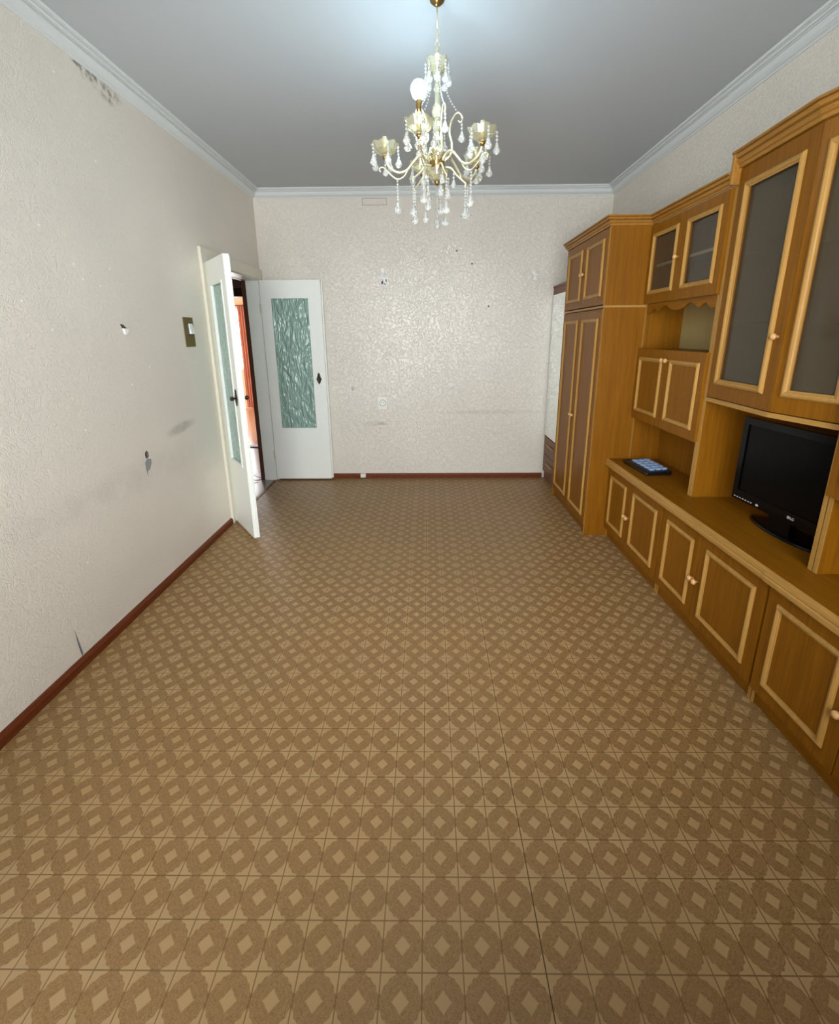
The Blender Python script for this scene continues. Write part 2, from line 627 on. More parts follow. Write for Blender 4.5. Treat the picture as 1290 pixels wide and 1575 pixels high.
o = obj('jamb_stop', b, 'darkbrown', tr)
o['label'] = 'unpainted dark brown inner jamb'
obj('threshold', box(XL - 0.025, XL + 0.004, DY0 + 0.02, DY1 - 0.03, 0.0, 0.005), 'base', tr)


# ------------------------------------------------------------------ room doors with patterned glass
def door_leaf(name, label, loc, rotz, w, gu0, gu1, hu, flip, hz=0.017):
    """local: width along +x, thickness along +y (front face at y=0 looks to -y)"""
    d = thing(name, label, None, loc, rotz, None, 'structure')
    h0, h1, th = hz, 1.975, 0.038
    gz0, gz1 = 0.555, 1.815
    bm = bm_new()
    bx(bm, 0, gu0, 0, th, h0, h1)
    bx(bm, gu1, w, 0, th, h0, h1)
    bx(bm, gu0, gu1, 0, th, h0, gz0)
    bx(bm, gu0, gu1, 0, th, gz1, h1)
    obj('door_frame', bm, 'doorwhite', d, world=False)
    bm = bm_new()
    for yy0, yy1 in ((-0.004, 0.010), (th - 0.010, th + 0.004)):
        k = 0.012
        bx(bm, gu0 - k, gu0 + 0.004, yy0, yy1, gz0 - k, gz1 + k)
        bx(bm, gu1 - 0.004, gu1 + k, yy0, yy1, gz0 - k, gz1 + k)
        bx(bm, gu0 + 0.004, gu1 - 0.004, yy0, yy1, gz0 - k, gz0 + 0.004)
        bx(bm, gu0 + 0.004, gu1 - 0.004, yy0, yy1, gz1 - 0.004, gz1 + k)
    obj('glazing_bead', bm, 'doorwhite', d, world=False)
    o = obj('glass_pane', box(gu0 + 0.0, gu1 - 0.0, th / 2 - 0.003, th / 2 + 0.003, gz0, gz1), 'wavy', d, world=False)
    o['label'] = 'green wavy patterned glass'
    # meeting-stile strip
    if flip:
        obj('meeting_strip', box(w - 0.002, w + 0.005, th * 0.5, th + 0.003, h0, h1 - 0.012), 'doorwhite', d, world=False, bevel=0.003)
    else:
        obj('meeting_strip', box(w - 0.022, w + 0.010, th - 0.002, th + 0.010, h0, h1 - 0.004), 'doorwhite', d, world=False, bevel=0.003)
    # handles: shaped back plate and knob on both faces
    for sgn, y0 in ((-1, 0.0), (1, th)):
        bm = bm_new()
        poly = [(hu, 1.115), (hu + 0.012, 1.098), (hu + 0.013, 1.08), (hu + 0.026, 1.05), (hu + 0.008, 1.01), (hu, 0.998), (hu - 0.008, 1.01), (hu - 0.026, 1.05), (hu - 0.013, 1.08), (hu - 0.012, 1.098)]
        prism(bm, poly, 'y', y0, y0 + sgn * 0.006)
        lathe(bm, [(0.006, 0.0), (0.006, 0.018), (0.013, 0.022), (0.016, 0.032), (0.011, 0.042), (0.0, 0.044)] if sgn < 0 else
              [(0.006, 0.0), (0.006, -0.018), (0.013, -0.022), (0.016, -0.032), (0.011, -0.042), (0.0, -0.044)], 12, (hu, y0, 1.052), 'y')
        o = obj('door_handle', bm, 'darkmetal', d, world=False)
        o['label'] = 'dark metal knob on a pointed plate'
    for z in (0.28, 1.72):
        bm = lathe(bm_new(), [(0.007, -0.045), (0.007, 0.045)], 10, (-0.007, -0.002, z))
        obj('hinge', bm, 'doorcream', d, world=False)
    return d


# leaf folded back along the end wall (front looks to the camera)
door_leaf('door_2', 'white glazed door leaf folded flat along the end wall', (-1.592, 4.512, 0), 0.0, 0.575, 0.095, 0.455, 0.508, False)
# leaf swung out into the room; free end points towards the window
ang = math.atan2(3.068 - 3.425, -1.288 + 1.572)
door_leaf('door_1', 'white glazed door leaf swung out towards the light switch', (-1.580, 3.425, 0), ang, 0.455, 0.085, 0.352, 0.405, True)

# ------------------------------------------------------------------ flaws of the wallpaper (parts of the walls)
def wall_poly(name, pts, mat, parent, side, off=0.002, label=None):
    """thin raised polygon on a wall; pts = (along, z)"""
    bm = bm_new()
    if side == 'left':
        prism(bm, pts, 'x', XL - 0.001, XL + off)
    else:
        prism(bm, pts, 'y', YB + 0.001, YB - off)
    o = obj(name, bm, mat, parent)
    if label: o['label'] = label
    return o


def blob(cy, cz, ry, rz, n=12, j=0.15):
    return [(cy + ry * math.cos(2 * PI * i / n) * (1 + random.uniform(-j, j)), cz + rz * math.sin(2 * PI * i / n) * (1 + random.uniform(-j, j))) for i in range(n)]


def cut(target, bm):
    """cut the closed shape bm (world space) out of a mesh object for good"""
    bmesh.ops.recalc_face_normals(bm, faces=bm.faces[:])
    me = bpy.data.meshes.new('cutter')
    bm.to_mesh(me)
    bm.free()
    c = bpy.data.objects.new('cutter', me)
    COL.objects.link(c)
    md = target.modifiers.new('cut', 'BOOLEAN')
    md.operation = 'DIFFERENCE'
    md.solver = 'EXACT'
    md.use_self = True
    md.object = c
    bpy.context.view_layer.update()
    dg = bpy.context.evaluated_depsgraph_get()
    new = bpy.data.meshes.new_from_object(target.evaluated_get(dg))
    target.modifiers.remove(md)
    old = target.data
    new.name = old.name
    target.data = new
    bpy.data.objects.remove(c)


def recess(name, pts, depth, mat, parent, side, label=None):
    """hole cut into a wall, with its own lining: an open cup of raw wall"""
    ax = 'x' if side == 'left' else 'y'
    s0, d_ = (XL, -1) if side == 'left' else (YB, 1)
    cut(parent, prism(bm_new(), pts, ax, s0 - d_ * 0.01, s0 + d_ * depth))
    q = (lambda p, a: (a, p[0], p[1])) if ax == 'x' else (lambda p, a: (p[0], a, p[1]))
    mx = sum(p[0] for p in pts) / len(pts); my = sum(p[1] for p in pts) / len(pts)
    ins = [(mx + (p[0] - mx) * 0.95, my + (p[1] - my) * 0.95) for p in pts]
    bm = bm_new()
    A = [bm.verts.new(q(p, s0)) for p in pts]
    B = [bm.verts.new(q(p, s0)) for p in ins]
    C = [bm.verts.new(q(p, s0 + d_ * (depth - 0.002))) for p in ins]
    D = [bm.verts.new(q(p, s0 + d_ * depth)) for p in pts]
    n = len(pts)
    for R0, R1 in ((A, B), (B, C), (D, A)):
        for i in range(n):
            bm.faces.new((R0[i], R0[(i + 1) % n], R1[(i + 1) % n], R1[i]))
    bm.faces.new(C); bm.faces.new(D)
    o = obj(name, bm, mat, parent)
    if label: o['label'] = label
    return o


recess('wall_hole', blob(2.463, 0.822, 0.019, 0.022), 0.07, 'hole', wl, 'left', 'round cable hole')
wall_poly('plaster_patch', [(2.435, 0.785), (2.46, 0.80), (2.492, 0.79), (2.49, 0.765), (2.468, 0.735), (2.448, 0.73), (2.44, 0.70), (2.434, 0.74)], 'greyplaster', wl, 'left', 0.0015, 'bare grey plaster patch')
recess('wall_hole', [(2.425, 1.535), (2.452, 1.532), (2.475, 1.515), (2.462, 1.5125), (2.44, 1.5125), (2.432, 1.52)], 0.05, 'hole', wl, 'left', 'ragged hole')
wall_poly('white_patch', [(2.44, 1.512), (2.462, 1.51), (2.478, 1.505), (2.466, 1.485), (2.45, 1.482), (2.443, 1.495)], 'paper', wl, 'left', 0.008, 'white torn paper flap')
recess('wallpaper_tear', [(1.748, 0.205), (1.754, 0.16), (1.768, 0.06), (1.766, 0.052), (1.756, 0.052), (1.750, 0.12)], 0.02, 'greyplaster', wl, 'left', 'split in the wallpaper above the skirting')
bm = bm_new()
for (cy, cz) in ((2.277, 2.57), (2.025, 1.917), (2.454, 2.289), (2.18, 1.79), (2.42, 1.80), (2.33, 1.71), (3.14, 2.02), (2.22, 1.73), (1.98, 1.50), (2.44, 1.22), (1.86, 1.61), (2.62, 1.30), (2.05, 1.05), (2.9, 0.30), (1.9, 0.45)):
    prism(bm, blob(cy, cz, 0.0045, 0.005, 7), 'x', XL - 0.001, XL + 0.0012)
o = obj('paint_flecks', bm, 'paper', wl)
o['kind'] = 'stuff'


def chips(name, cx, cz, n, rx, rz, s, label):
    bm = bm_new()
    for i in range(n):
        a = random.uniform(0, 2 * PI); r = math.sqrt(random.random())
        prism(bm, blob(cx + rx * r * math.cos(a), cz + rz * r * math.sin(a), s * random.uniform(0.5, 1.3), s * random.uniform(0.6, 1.6), 7, 0.3), 'y', YB + 0.001, YB - 0.0015)
    o = obj(name, bm, 'paper', wb)
    o['label'] = label
    o['kind'] = 'stuff'


chips('white_patch', -0.418, 2.0, 18, 0.055, 0.07, 0.013, 'cluster of small white chips on the wallpaper')  # clusters of small white raised chips on the end wall
chips('white_patch', 0.22, 2.235, 8, 0.10, 0.045, 0.009, 'cluster of small white chips on the wallpaper')
chips('white_patch', 0.985, 2.0, 9, 0.045, 0.05, 0.010, 'cluster of small white chips on the wallpaper')
for (cx, cz) in ((0.415, 2.11), (0.58, 1.73), (0.27, 2.225)):
    recess('nail_hole', blob(cx, cz, 0.008, 0.009, 8), 0.03, 'hole', wb, 'back')
bm = bm_new()
for a0, a1, c0, c1 in ((-0.60, -0.375, 2.672, 2.678), (-0.60, -0.375, 2.618, 2.623), (-0.60, -0.594, 2.62, 2.676), (-0.38, -0.375, 2.62, 2.676)):
    bx(bm, a0, a1, YB - 0.0012, YB + 0.001, c0, c1)
o = obj('old_vent_outline', bm, plain('faint_outline', (182, 170, 160), 0.7), wb)

# ------------------------------------------------------------------ switch, socket, cable box
t = thing('light_switch', 'white rocker switch on an aged brass plate beside the doorway', 'switch', (XL, 3.115, 1.497))
obj('plate', box(XL, XL + 0.005, 3.052, 3.178, 1.402, 1.592), 'brass', t, bevel=0.003)
obj('recess', box(XL + 0.004, XL + 0.009, 3.090, 3.165, 1.478, 1.556), 'black', t, bevel=0.002)
bm = bm_new()
prism(bm, [(XL + 0.008, 1.484), (XL + 0.026, 1.484), (XL + 0.013, 1.552), (XL + 0.008, 1.552)], 'y', 3.104, 3.150)
obj('rocker', bm, 'whiteplastic', t, bevel=0.002)

t = thing('power_socket', 'white two-pin power socket on the end wall', 'socket', (-0.468, YB, 0.80))
pl_ = obj('plate', box(-0.513, -0.423, YB - 0.012, YB, 0.737, 0.865), 'whiteplastic', t)
bm = lathe(bm_new(), [(0.034, 0.0), (0.034, 0.012), (0.029, 0.015), (0.026, 0.006), (0.0, 0.005)], 24, (-0.468, YB - 0.011, 0.802), 'y')
well = obj('socket_well', bm, 'whiteplastic', t, smooth=False)
for dx in (-0.010, 0.010):
    for o_ in (pl_, well):
        cut(o_, lathe(bm_new(), [(0.004, -0.006), (0.004, 0.012)], 12, (-0.468 + dx, YB - 0.008, 0.802), 'y'))
    obj('pin_contact', lathe(bm_new(), [(0.0036, 0.0), (0.0036, 0.001)], 12, (-0.468 + dx, YB - 0.0025, 0.802), 'y'), 'brass', t)

tag(obj('cable_box', box(-0.722, -0.668, YB - 0.034, YB - 0.012, 0.012, 0.052), 'whiteplastic', bevel=0.003), 'small white cable box on the brown skirting', 'box')

# ------------------------------------------------------------------ cabinet building blocks
MP = [(0.0, 0.0), (0.0, 0.004), (0.005, 0.010), (0.011, 0.012), (0.017, 0.009), (0.020, 0.005), (0.024, 0.004), (0.024, 0.0)]


def moulding(u0, u1, v0, v1, prof=MP, out=0.0):
    """mitred picture-frame moulding; local y=u, z=v, sticks out to -x"""
    bm = bm_new()
    loops = []
    for t_, h in prof:
        loops.append([bm.verts.new((-out - h, u, v)) for u, v in ((u0 + t_, v0 + t_), (u1 - t_, v0 + t_), (u1 - t_, v1 - t_), (u0 + t_, v1 - t_))])
    n = len(loops)
    for k in range(n):
        A, B = loops[k], loops[(k + 1) % n]
        for i in range(4):
            j = (i + 1) % 4
            bm.faces.new((A[i], A[j], B[j], B[i]))
    return bm


KNOB = [(0.006, 0.0), (0.006, 0.010), (0.0125, 0.015), (0.0145, 0.022), (0.011, 0.029), (0.0, 0.031)]


def cab_door(parent, org, rotz, w, h, knob=None, glass=None, mu=0.052, mv=0.055, mvt=None, th=0.018, mw=None, handle_w=0.0):
    """door panel: local y = width, z = height, front face x=0 facing -x"""
    mvt = mv if mvt is None else mvt
    xf = Matrix.Translation(org) @ Matrix.Rotation(rotz, 4, 'Z')
    g = 0.0015
    bm = bm_new()
    prof = MP if mw is None else [(a * mw / 0.024, b_ * (mw / 0.024) ** 0.8) for a, b_ in MP]
    fw = prof[-1][0]
    if glass:
        a0, a1, c0, c1 = mu + fw - 0.004, w - mu - fw + 0.004, mv + fw - 0.004, h - mvt - fw + 0.004
        bx(bm, 0, th, g, a0, g, h - g); bx(bm, 0, th, a1, w - g, g, h - g)
        bx(bm, 0, th, a0, a1, g, c0); bx(bm, 0, th, a0, a1, c1, h - g)
    else:
        bx(bm, 0, th, g, w - g, g, h - g)
    d = obj('door', bm, 'wood', parent, xf=xf)
    obj('moulding', moulding(mu, w - mu, mv, h - mvt, prof), 'edge', d, world=False)
    if glass:
        o = obj('glass_pane', box(th * 0.5, th * 0.5 + 0.003, a0, a1, c0, c1), glass, d, world=False)
        o['label'] = 'smoked glass'
    if knob:
        obj('knob', lathe(bm_new(), KNOB, 14, (0, knob[0], knob[1]), '-x'), 'knob', d, world=False, smooth=True)
    return d


def panel_y(parent, name, y0, y1, x0, x1, z0, z1, strip=True, mat='wood'):
    o = obj(name, box(x0 + (0.0015 if strip else 0), x1, y0, y1, z0, z1), mat, parent)
    if strip:
        obj('edge_strip', box(x0, x0 + 0.0015, y0, y1, z0, z1), 'edge', o, world=True)
    return o


XBK = 1.684
HX = 1.436

# ---- tall mirror cabinet by the end wall
t = thing('mirror_cabinet', 'narrow walnut-brown cabinet with tall mirror and two drawers', 'cabinet', (1.44, 4.33, 0))
fx = 1.197
obj('body', box(fx + 0.018, XBK, 4.064, 4.578, 0.0, 1.885), 'mirrorwood', t)
obj('top_board', box(fx - 0.004, XBK, 4.062, 4.579, 1.885, 1.903), 'mirrorwood', t)
d = obj('mirror_door', box(fx, fx + 0.017, 4.066, 4.575, 0.462, 1.883), 'mirrorwood', t)
o = obj('mirror', box(fx - 0.003, fx, 4.078, 4.563, 0.470, 1.822), 'mirror', d)
o['label'] = 'tall rectangular mirror'
for i, (z0, z1) in enumerate(((0.275, 0.457), (0.085, 0.270))):
    dr = obj('drawer', box(fx, fx + 0.017, 4.066, 4.575, z0, z1), 'mirrorwood', t, bevel=0.002)
    bm = bm_new()
    zc = (z0 + z1) / 2 + 0.02
    bx(bm, fx - 0.016, fx - 0.010, 4.22, 4.42, zc - 0.009, zc + 0.009)
    bx(bm, fx - 0.012, fx, 4.23, 4.245, zc - 0.006, zc + 0.006)
    bx(bm, fx - 0.012, fx, 4.395, 4.41, zc - 0.006, zc + 0.006)
    obj('handle', bm, 'edge', dr)

# ---- wardrobe and the cupboard on top of it
wx, wy0, wy1 = 1.158, 3.150, 4.056
wm = (wy0 + wy1) / 2
t = thing('wardrobe', 'tall two-door oak wardrobe with pale mouldings', 'wardrobe', (1.42, wm, 0))
panel_y(t, 'side_panel', wy0, wy0 + 0.018, wx + 0.004, XBK, 0.0, 1.632)
panel_y(t, 'side_panel', wy1 - 0.018, wy1, wx + 0.004, XBK, 0.0, 1.632)
obj('plinth', box(wx + 0.030, wx + 0.046, wy0 + 0.018, wy1 - 0.018, 0, 0.072), 'wood_h', t)
obj('back_board', box(XBK - 0.008, XBK, wy0 + 0.018, wy1 - 0.018, 0.072, 1.632), 'wood_d', t)
obj('top_board', box(wx + 0.02, XBK - 0.008, wy0 + 0.018, wy1 - 0.018, 1.614, 1.632), 'wood_h', t)
obj('bottom_board', box(wx + 0.02, XBK - 0.008, wy0 + 0.018, wy1 - 0.018, 0.072, 0.09), 'wood_h', t)
dw = wm - wy0 - 0.018
cab_door(t, (wx, wy0 + 0.018, 0.076), 0, dw, 1.548, (dw - 0.022, 0.765))
cab_door(t, (wx, wm, 0.076), 0, dw, 1.548, (0.022, 0.765))
t = thing('wardrobe_top_cupboard', 'oak two-door cupboard on top of the wardrobe', 'cupboard', (1.42, wm, 1.648))
panel_y(t, 'side_panel', wy0, wy0 + 0.018, wx + 0.004, XBK, 1.648, 2.128)
panel_y(t, 'side_panel', wy1 - 0.018, wy1, wx + 0.004, XBK, 1.648, 2.128)
obj('bottom_board', box(wx + 0.004, XBK, wy0, wy1, 1.634, 1.648), 'edge_h', t)
obj('back_board', box(XBK - 0.008, XBK, wy0 + 0.018, wy1 - 0.018, 1.648, 2.128), 'wood_d', t)
cab_door(t, (wx, wy0 + 0.018, 1.654), 0, dw, 0.470, (dw - 0.022, 0.235))
cab_door(t, (wx, wm, 1.654), 0, dw, 0.470, (0.022, 0.235))
# cornice profile: (outwards, up)
CP = [(0.0, 0.0), (0.005, 0.001), (0.008, 0.011), (0.015, 0.014), (0.021, 0.022), (0.020, 0.027), (0.013, 0.030), (0.026, 0.033), (0.031, 0.041), (0.030, 0.045), (0.024, 0.047), (0.036, 0.049), (0.037, 0.056), (0.0, 0.056)]


def path_cornice(parent, pts, z0, depth=0.05, mat='corn', height=1.0, ends=(0, 0)):
    """sweep CP along a horizontal polyline (outside is to the right of the direction of travel)"""
    bm = bm_new()
    n = len(pts)
    rings = []
    for i in range(n):
        p = Vector(pts[i])
        nm = []
        for k in (i - 1, i):
            if 0 <= k < n - 1:
                d_ = (Vector(pts[k + 1]) - Vector(pts[k])).normalized()
                nm.append(Vector((d_.y, -d_.x)))
        if len(nm) == 2:
            mv = (nm[0] + nm[1]).normalized()
            mv = mv / max(0.35, mv.dot(nm[0]))
        else:
            mv = nm[0]
        ring = [bm.verts.new((p.x + mv.x * u, p.y + mv.y * u, z0 + w * height)) for u, w in CP]
        rings.append(ring)
    m = len(CP)
    for k in range(n - 1):
        for i in range(m):
            j = (i + 1) % m
            bm.faces.new((rings[k][i], rings[k][j], rings[k + 1][j], rings[k + 1][i]))
    bm.faces.new(rings[0]); bm.faces.new(rings[-1])
    return obj('cornice', bm, mat, parent)


# outside is -x / -y: travel from the far end (y high) to the near end, then back to the wall
path_cornice(t, [(XBK, wy1), (wx + 0.004, wy1), (wx + 0.004, wy0), (HX - 0.012, wy0)], 2.128)
obj('top_board', box(wx + 0.004, XBK, wy0, wy1, 2.128, 2.14), 'wood_h', t)

# ---- base cabinets
BX = 1.305


def base_cabinet(y0, y1, label, split):
    t = thing('base_cabinet', label, 'cabinet', (1.5, (y0 + y1) / 2, 0), group='low oak base cabinets')
    panel_y(t, 'side_panel', y0, y0 + 0.016, BX + 0.019, XBK, 0.0, 0.549)
    panel_y(t, 'side_panel', y1 - 0.016, y1, BX + 0.019, XBK, 0.0, 0.549)
    obj('plinth', box(BX + 0.028, BX + 0.044, y0 + 0.016, y1 - 0.016, 0, 0.075), 'wood_h', t)
    obj('bottom_board', box(BX + 0.02, XBK, y0 + 0.016, y1 - 0.016, 0.075, 0.091), 'wood_h', t)
    obj('back_board', box(XBK - 0.006, XBK, y0 + 0.016, y1 - 0.016, 0.091, 0.549), 'wood_d', t)
    obj('rail', box(BX + 0.02, BX + 0.038, y0 + 0.016, y1 - 0.016, 0.52, 0.549), 'wood_h', t)
    w1_, w2_ = split - y0 - 0.004, y1 - split - 0.004
    cab_door(t, (BX, y0 + 0.004, 0.072), 0, w1_, 0.470, (w1_ - 0.018, 0.225))
    cab_door(t, (BX, split, 0.072), 0, w2_, 0.470, (0.018, 0.225))
    return t


base_cabinet(2.366, 3.148, 'low two-door oak cabinet next to the wardrobe', 2.782)
base_cabinet(1.562, 2.362, 'low two-door oak cabinet under the television', 1.998)
base_cabinet(0.760, 1.558, 'low two-door oak cabinet between television cabinet and window', 1.165)


def worktop(y0, y1, label, dx=0.0):
    t = thing('worktop', label, 'worktop', (1.48, (y0 + y1) / 2, 0.55), group='oak worktops')
    obj('board', box(1.290, XBK, y0, y1, 0.55, 0.60), 'wood_h', t)
    prof = [(1.290, 0.55), (1.279 + dx, 0.55), (1.275 + dx, 0.556), (1.275 + dx, 0.572), (1.279 + dx, 0.576), (1.276 + dx, 0.581), (1.279 + dx, 0.595), (1.290, 0.601)]
    obj('front_edge', prism(bm_new(), prof, 'y', y0, y1), 'edge_h', t)


worktop(1.560, 3.149, 'long oak worktop under the telephone and the television')
worktop(0.756, 1.5595, 'short oak worktop beyond the television towards the window', -0.004)

# ---- upper section with valance (built twice: beside wardrobe, and near the window)


def hutch(y0, y1, label, crack=False):
    t = thing('hutch', label, 'hutch', (1.55, (y0 + y1) / 2, 0.60), group='oak hutches with glass doors')
    ym = (y0 + y1) / 2
    panel_y(t, 'side_panel', y0, y0 + 0.018, HX, XBK, 0.6005, 2.128)
    panel_y(t, 'side_panel', y1 - 0.018, y1, HX, XBK, 0.6005, 2.128)
    a0, a1 = y0 + 0.018, y1 - 0.018
    obj('back_board', box(1.632, 1.637, a0, a1, 0.6005, 1.36), 'wood_d', t)
    obj('back_board', box(XBK - 0.004, XBK, a0, a1, 1.368, 1.652), 'wood_b', t)
    for z0, z1 in ((0.905, 0.921), (1.350, 1.368), (1.652, 1.670)):
        s = obj('shelf', box(HX + 0.004, XBK - 0.006, a0, a1, z0, z1), 'wood_h', t)
        obj('edge_strip', box(HX + 0.0025, HX + 0.004, a0, a1, z0, z1), 'edge_h', s)
    s = obj('shelf', box(HX + 0.035, XBK - 0.006, a0, a1, 1.878, 1.894), 'wood_h', t)
    obj('edge_strip', box(HX + 0.0335, HX + 0.035, a0, a1, 1.878, 1.894), 'shelf_edge', s)
    obj('back_board', box(XBK - 0.006, XBK, a0, a1, 1.652, 2.128), 'wood_d', t)
    obj('top_board', box(HX, XBK, a0, a1, 2.112, 2.128), 'wood_h', t)
    w = (y1 - y0) / 2 - 0.001
    dx = HX - 0.0185
    d1 = cab_door(t, (dx, y0 + 0.001, 0.902), 0, w, 0.470, (w - 0.022, 0.408), mu=0.046)
    cab_door(t, (dx, ym, 0.902), 0, w, 0.470, (0.022, 0.408), mu=0.046)
    if crack:
        bm = prism(bm_new(), [(0.1755, -0.01), (0.1675, -0.01), (0.1705, 0.055), (0.173, 0.062)], 'x', -0.02, 0.03)
        bmesh.ops.translate(bm, vec=(dx, y0 + 0.001, 0.902), verts=bm.verts[:])
        cut(d1, bm)
    cab_door(t, (dx, y0 + 0.001, 1.652), 0, w, 0.470, None, 'smoked_light', mu=0.046)
    cab_door(t, (dx, ym, 1.652), 0, w, 0.470, (0.020, 0.235), 'smoked_light', mu=0.046)
    # scalloped valance
    key = [(0.0, 0.058), (0.07, 0.056), (0.115, 0.034), (0.15, 0.032), (0.19, 0.048), (0.215, 0.050), (0.25, 0.036), (0.30, 0.022), (0.345, 0.024), (0.40, 0.042), (0.46, 0.052), (0.5, 0.053)]
    key = key + [(1 - a_, b_) for a_, b_ in reversed(key[:-1])]
    pts = [(a0 + (a1 - a0) * k, 1.651 - d_) for k, d_ in key]
    pts = [(p.y, p.z) for p in spline([(0, a_, b_) for a_, b_ in pts], 4)]
    bm = bm_new()
    cols = [[bm.verts.new((x_, a_, z_)) for x_, z_ in ((HX + 0.001, 1.651), (HX + 0.014, 1.651), (HX + 0.014, b_), (HX + 0.001, b_))] for a_, b_ in pts]
    for A, B in zip(cols, cols[1:]):
        for k in range(4):
            bm.faces.new((A[k], A[(k + 1) % 4], B[(k + 1) % 4], B[k]))
    bm.faces.new(cols[0]); bm.faces.new(cols[-1])
    obj('valance', bm, 'wood_h', t)
    path_cornice(t, [(HX - 0.012, y1 - (0.036 if crack else 0.0)), (HX - 0.012, y0)], 2.126)
    return t


hutch(2.3675, 3.1485, 'oak hutch with scalloped valance next to the wardrobe', True)
hutch(0.764, 1.5395, 'oak hutch with scalloped valance towards the window')

# ---- television section with the bay-fronted glass cabinet
t = thing('display_cabinet', 'oak display cabinet with angled smoked-glass doors above the television', 'cabinet', (1.55, 1.955, 0.60))
y0, y1 = 1.5445, 2.3645
panel_y(t, 'side_panel', y1 - 0.018, y1, HX, XBK, 0.6005, 2.19)
panel_y(t, 'side_panel', y0, y0 + 0.018, HX, XBK, 0.6005, 2.19)
BL, AP, BR = (1.434, 2.346), (1.402, 1.858), (1.466, 1.563)      # left foot, apex, right foot of the bay
ZB0, ZB1 = 1.152, 2.188
foot = [(XBK, y1 - 0.018), (BL[0] + 0.002, y1 - 0.018), (AP[0] + 0.003, AP[1]), (BR[0] + 0.002, y0 + 0.018), (XBK, y0 + 0.018)]


def grown(k):
    return [(XBK, y1 - 0.018), (BL[0] - k, y1 - 0.018), (AP[0] - k, AP[1]), (BR[0] - k, y0 + 0.018), (XBK, y0 + 0.018)]


bm = prism(bm_new(), grown(-0.003), 'z', ZB0 - 0.022, ZB0 - 0.002)
bt = obj('bottom_board', bm, 'wood_h', t)
bm = bm_new()
for P0, P1 in ((BL, AP), (AP, BR)):
    q = [bm.verts.new((P[0] + dx_, P[1], z)) for P in (P0, P1) for dx_ in (0.003, -0.006) for z in (ZB0 - 0.022, ZB0 - 0.002)]
    for f in ((0, 1, 3, 2), (4, 6, 7, 5), (0, 4, 5, 1), (2, 3, 7, 6), (0, 2, 6, 4), (1, 5, 7, 3)):
        bm.faces.new([q[i] for i in f])
obj('edge_strip', bm, 'edge_h', bt)
obj('top_board', prism(bm_new(), grown(-0.003), 'z', ZB1 + 0.001, ZB1 + 0.016), 'wood_h', t)
for z in (1.50, 1.83):
    obj('shelf', prism(bm_new(), [(XBK - 0.006, y1 - 0.018), (BL[0] + 0.045, y1 - 0.018), (AP[0] + 0.05, AP[1]), (BR[0] + 0.04, y0 + 0.018), (XBK - 0.006, y0 + 0.018)], 'z', z, z + 0.016), 'wood_h', t)
obj('back_board', box(XBK - 0.006, XBK, y0 + 0.018, y1 - 0.018, 0.6005, 2.188), 'wood_d', t)
for (P0, P1, kn) in ((AP, BL, 'a'), (BR, AP, 'b')):
    dv = Vector((P1[0] - P0[0], P1[1] - P0[1]))
    w = dv.length
    rz = math.atan2(-dv.x, dv.y)
    h = ZB1 - ZB0
    cab_door(t, (P0[0], P0[1], ZB0), rz, w, h, (0.030, 0.30) if kn == 'a' else (w - 0.030, 0.30) if False else ((0.030, 0.30) if kn == 'a' else None), 'smoked', mu=0.060 if kn == 'a' else 0.036, mv=0.066, mw=0.030)
path_cornice(t, [(BL[0] - 0.004, y1), (AP[0] - 0.004, AP[1]), (BR[0] - 0.004, y0)], 2.192, height=1.25)
bm = box(HX - 0.040, HX + 0.10, y1 - 0.020, y1, 2.125, 2.258)
obj('cornice_return', bm, 'corn', t, bevel=0.006)

# ------------------------------------------------------------------ television
TV = thing('television', 'black flat-screen television standing on the oak worktop', 'television', (1.53, 1.86, 0.60), math.radians(0))
tvl, tvr = Vector((1.505, 2.135)), Vector((1.540, 1.580))
dv = (tvr - tvl)
W = dv.length
rz = math.atan2(dv.x, -dv.y)           # local -y runs from left to right end
X = Matrix.Translation((tvl.x, tvl.y, 0)) @ Matrix.Rotation(rz, 4, 'Z')
z0, z1 = 0.682, 1.082
bz = 0.030
bm = bm_new()
bx(bm, 0, 0.03, -W, -W + bz, z0, z1); bx(bm, 0, 0.03, -bz, 0, z0, z1)
bx(bm, 0, 0.03, -W + bz, -bz, z0, z0 + 0.048); bx(bm, 0, 0.03, -W + bz, -bz, z1 - bz, z1)
obj('bezel', bm, 'gloss', TV, xf=X)
obj('screen', box(0.006, 0.012, -W + bz, -bz, z0 + 0.048, z1 - bz), 'screen', TV, xf=X)
bm = bm_new()
prism(bm, [(-0.01, z0 + 0.01), (-W + 0.01, z0 + 0.01), (-W + 0.01, z1 - 0.01), (-0.01, z1 - 0.01)], 'x', 0.012, 0.034)
prism(bm, [(-0.08, z0 + 0.05), (-W + 0.08, z0 + 0.05), (-W + 0.08, z1 - 0.07), (-0.08, z1 - 0.07)], 'x', 0.034, 0.075)
obj('rear_housing', bm, 'black', TV, xf=X)
obj('stand_neck', box(0.012, 0.045, -W / 2 - 0.06, -W / 2 + 0.06, 0.612, z0 + 0.03), 'gloss', TV, xf=X)
bm = bm_new()
lathe(bm, [(1.0, 0.0), (1.0, 0.35), (0.96, 0.7), (0.80, 1.0)], 40)
bmesh.ops.transform(bm, matrix=Matrix.Translation((1.592, 1.868, 0.6005)) @ Matrix.Diagonal((0.078, 0.215, 0.013, 1)), verts=bm.verts[:])
obj('stand_base', bm, 'gloss', TV, smooth=False)
for i in range(7):
    u = -0.016 - i * 0.0175
    o = obj('button_mark', box(-0.0008, 0.002, u - 0.009, u, z0 + 0.010, z0 + 0.0145), 'silver', TV, xf=X)
o = obj('power_light', box(-0.0008, 0.002, -0.168, -0.154, z0 + 0.010, z0 + 0.018), 'silver', TV, xf=X)
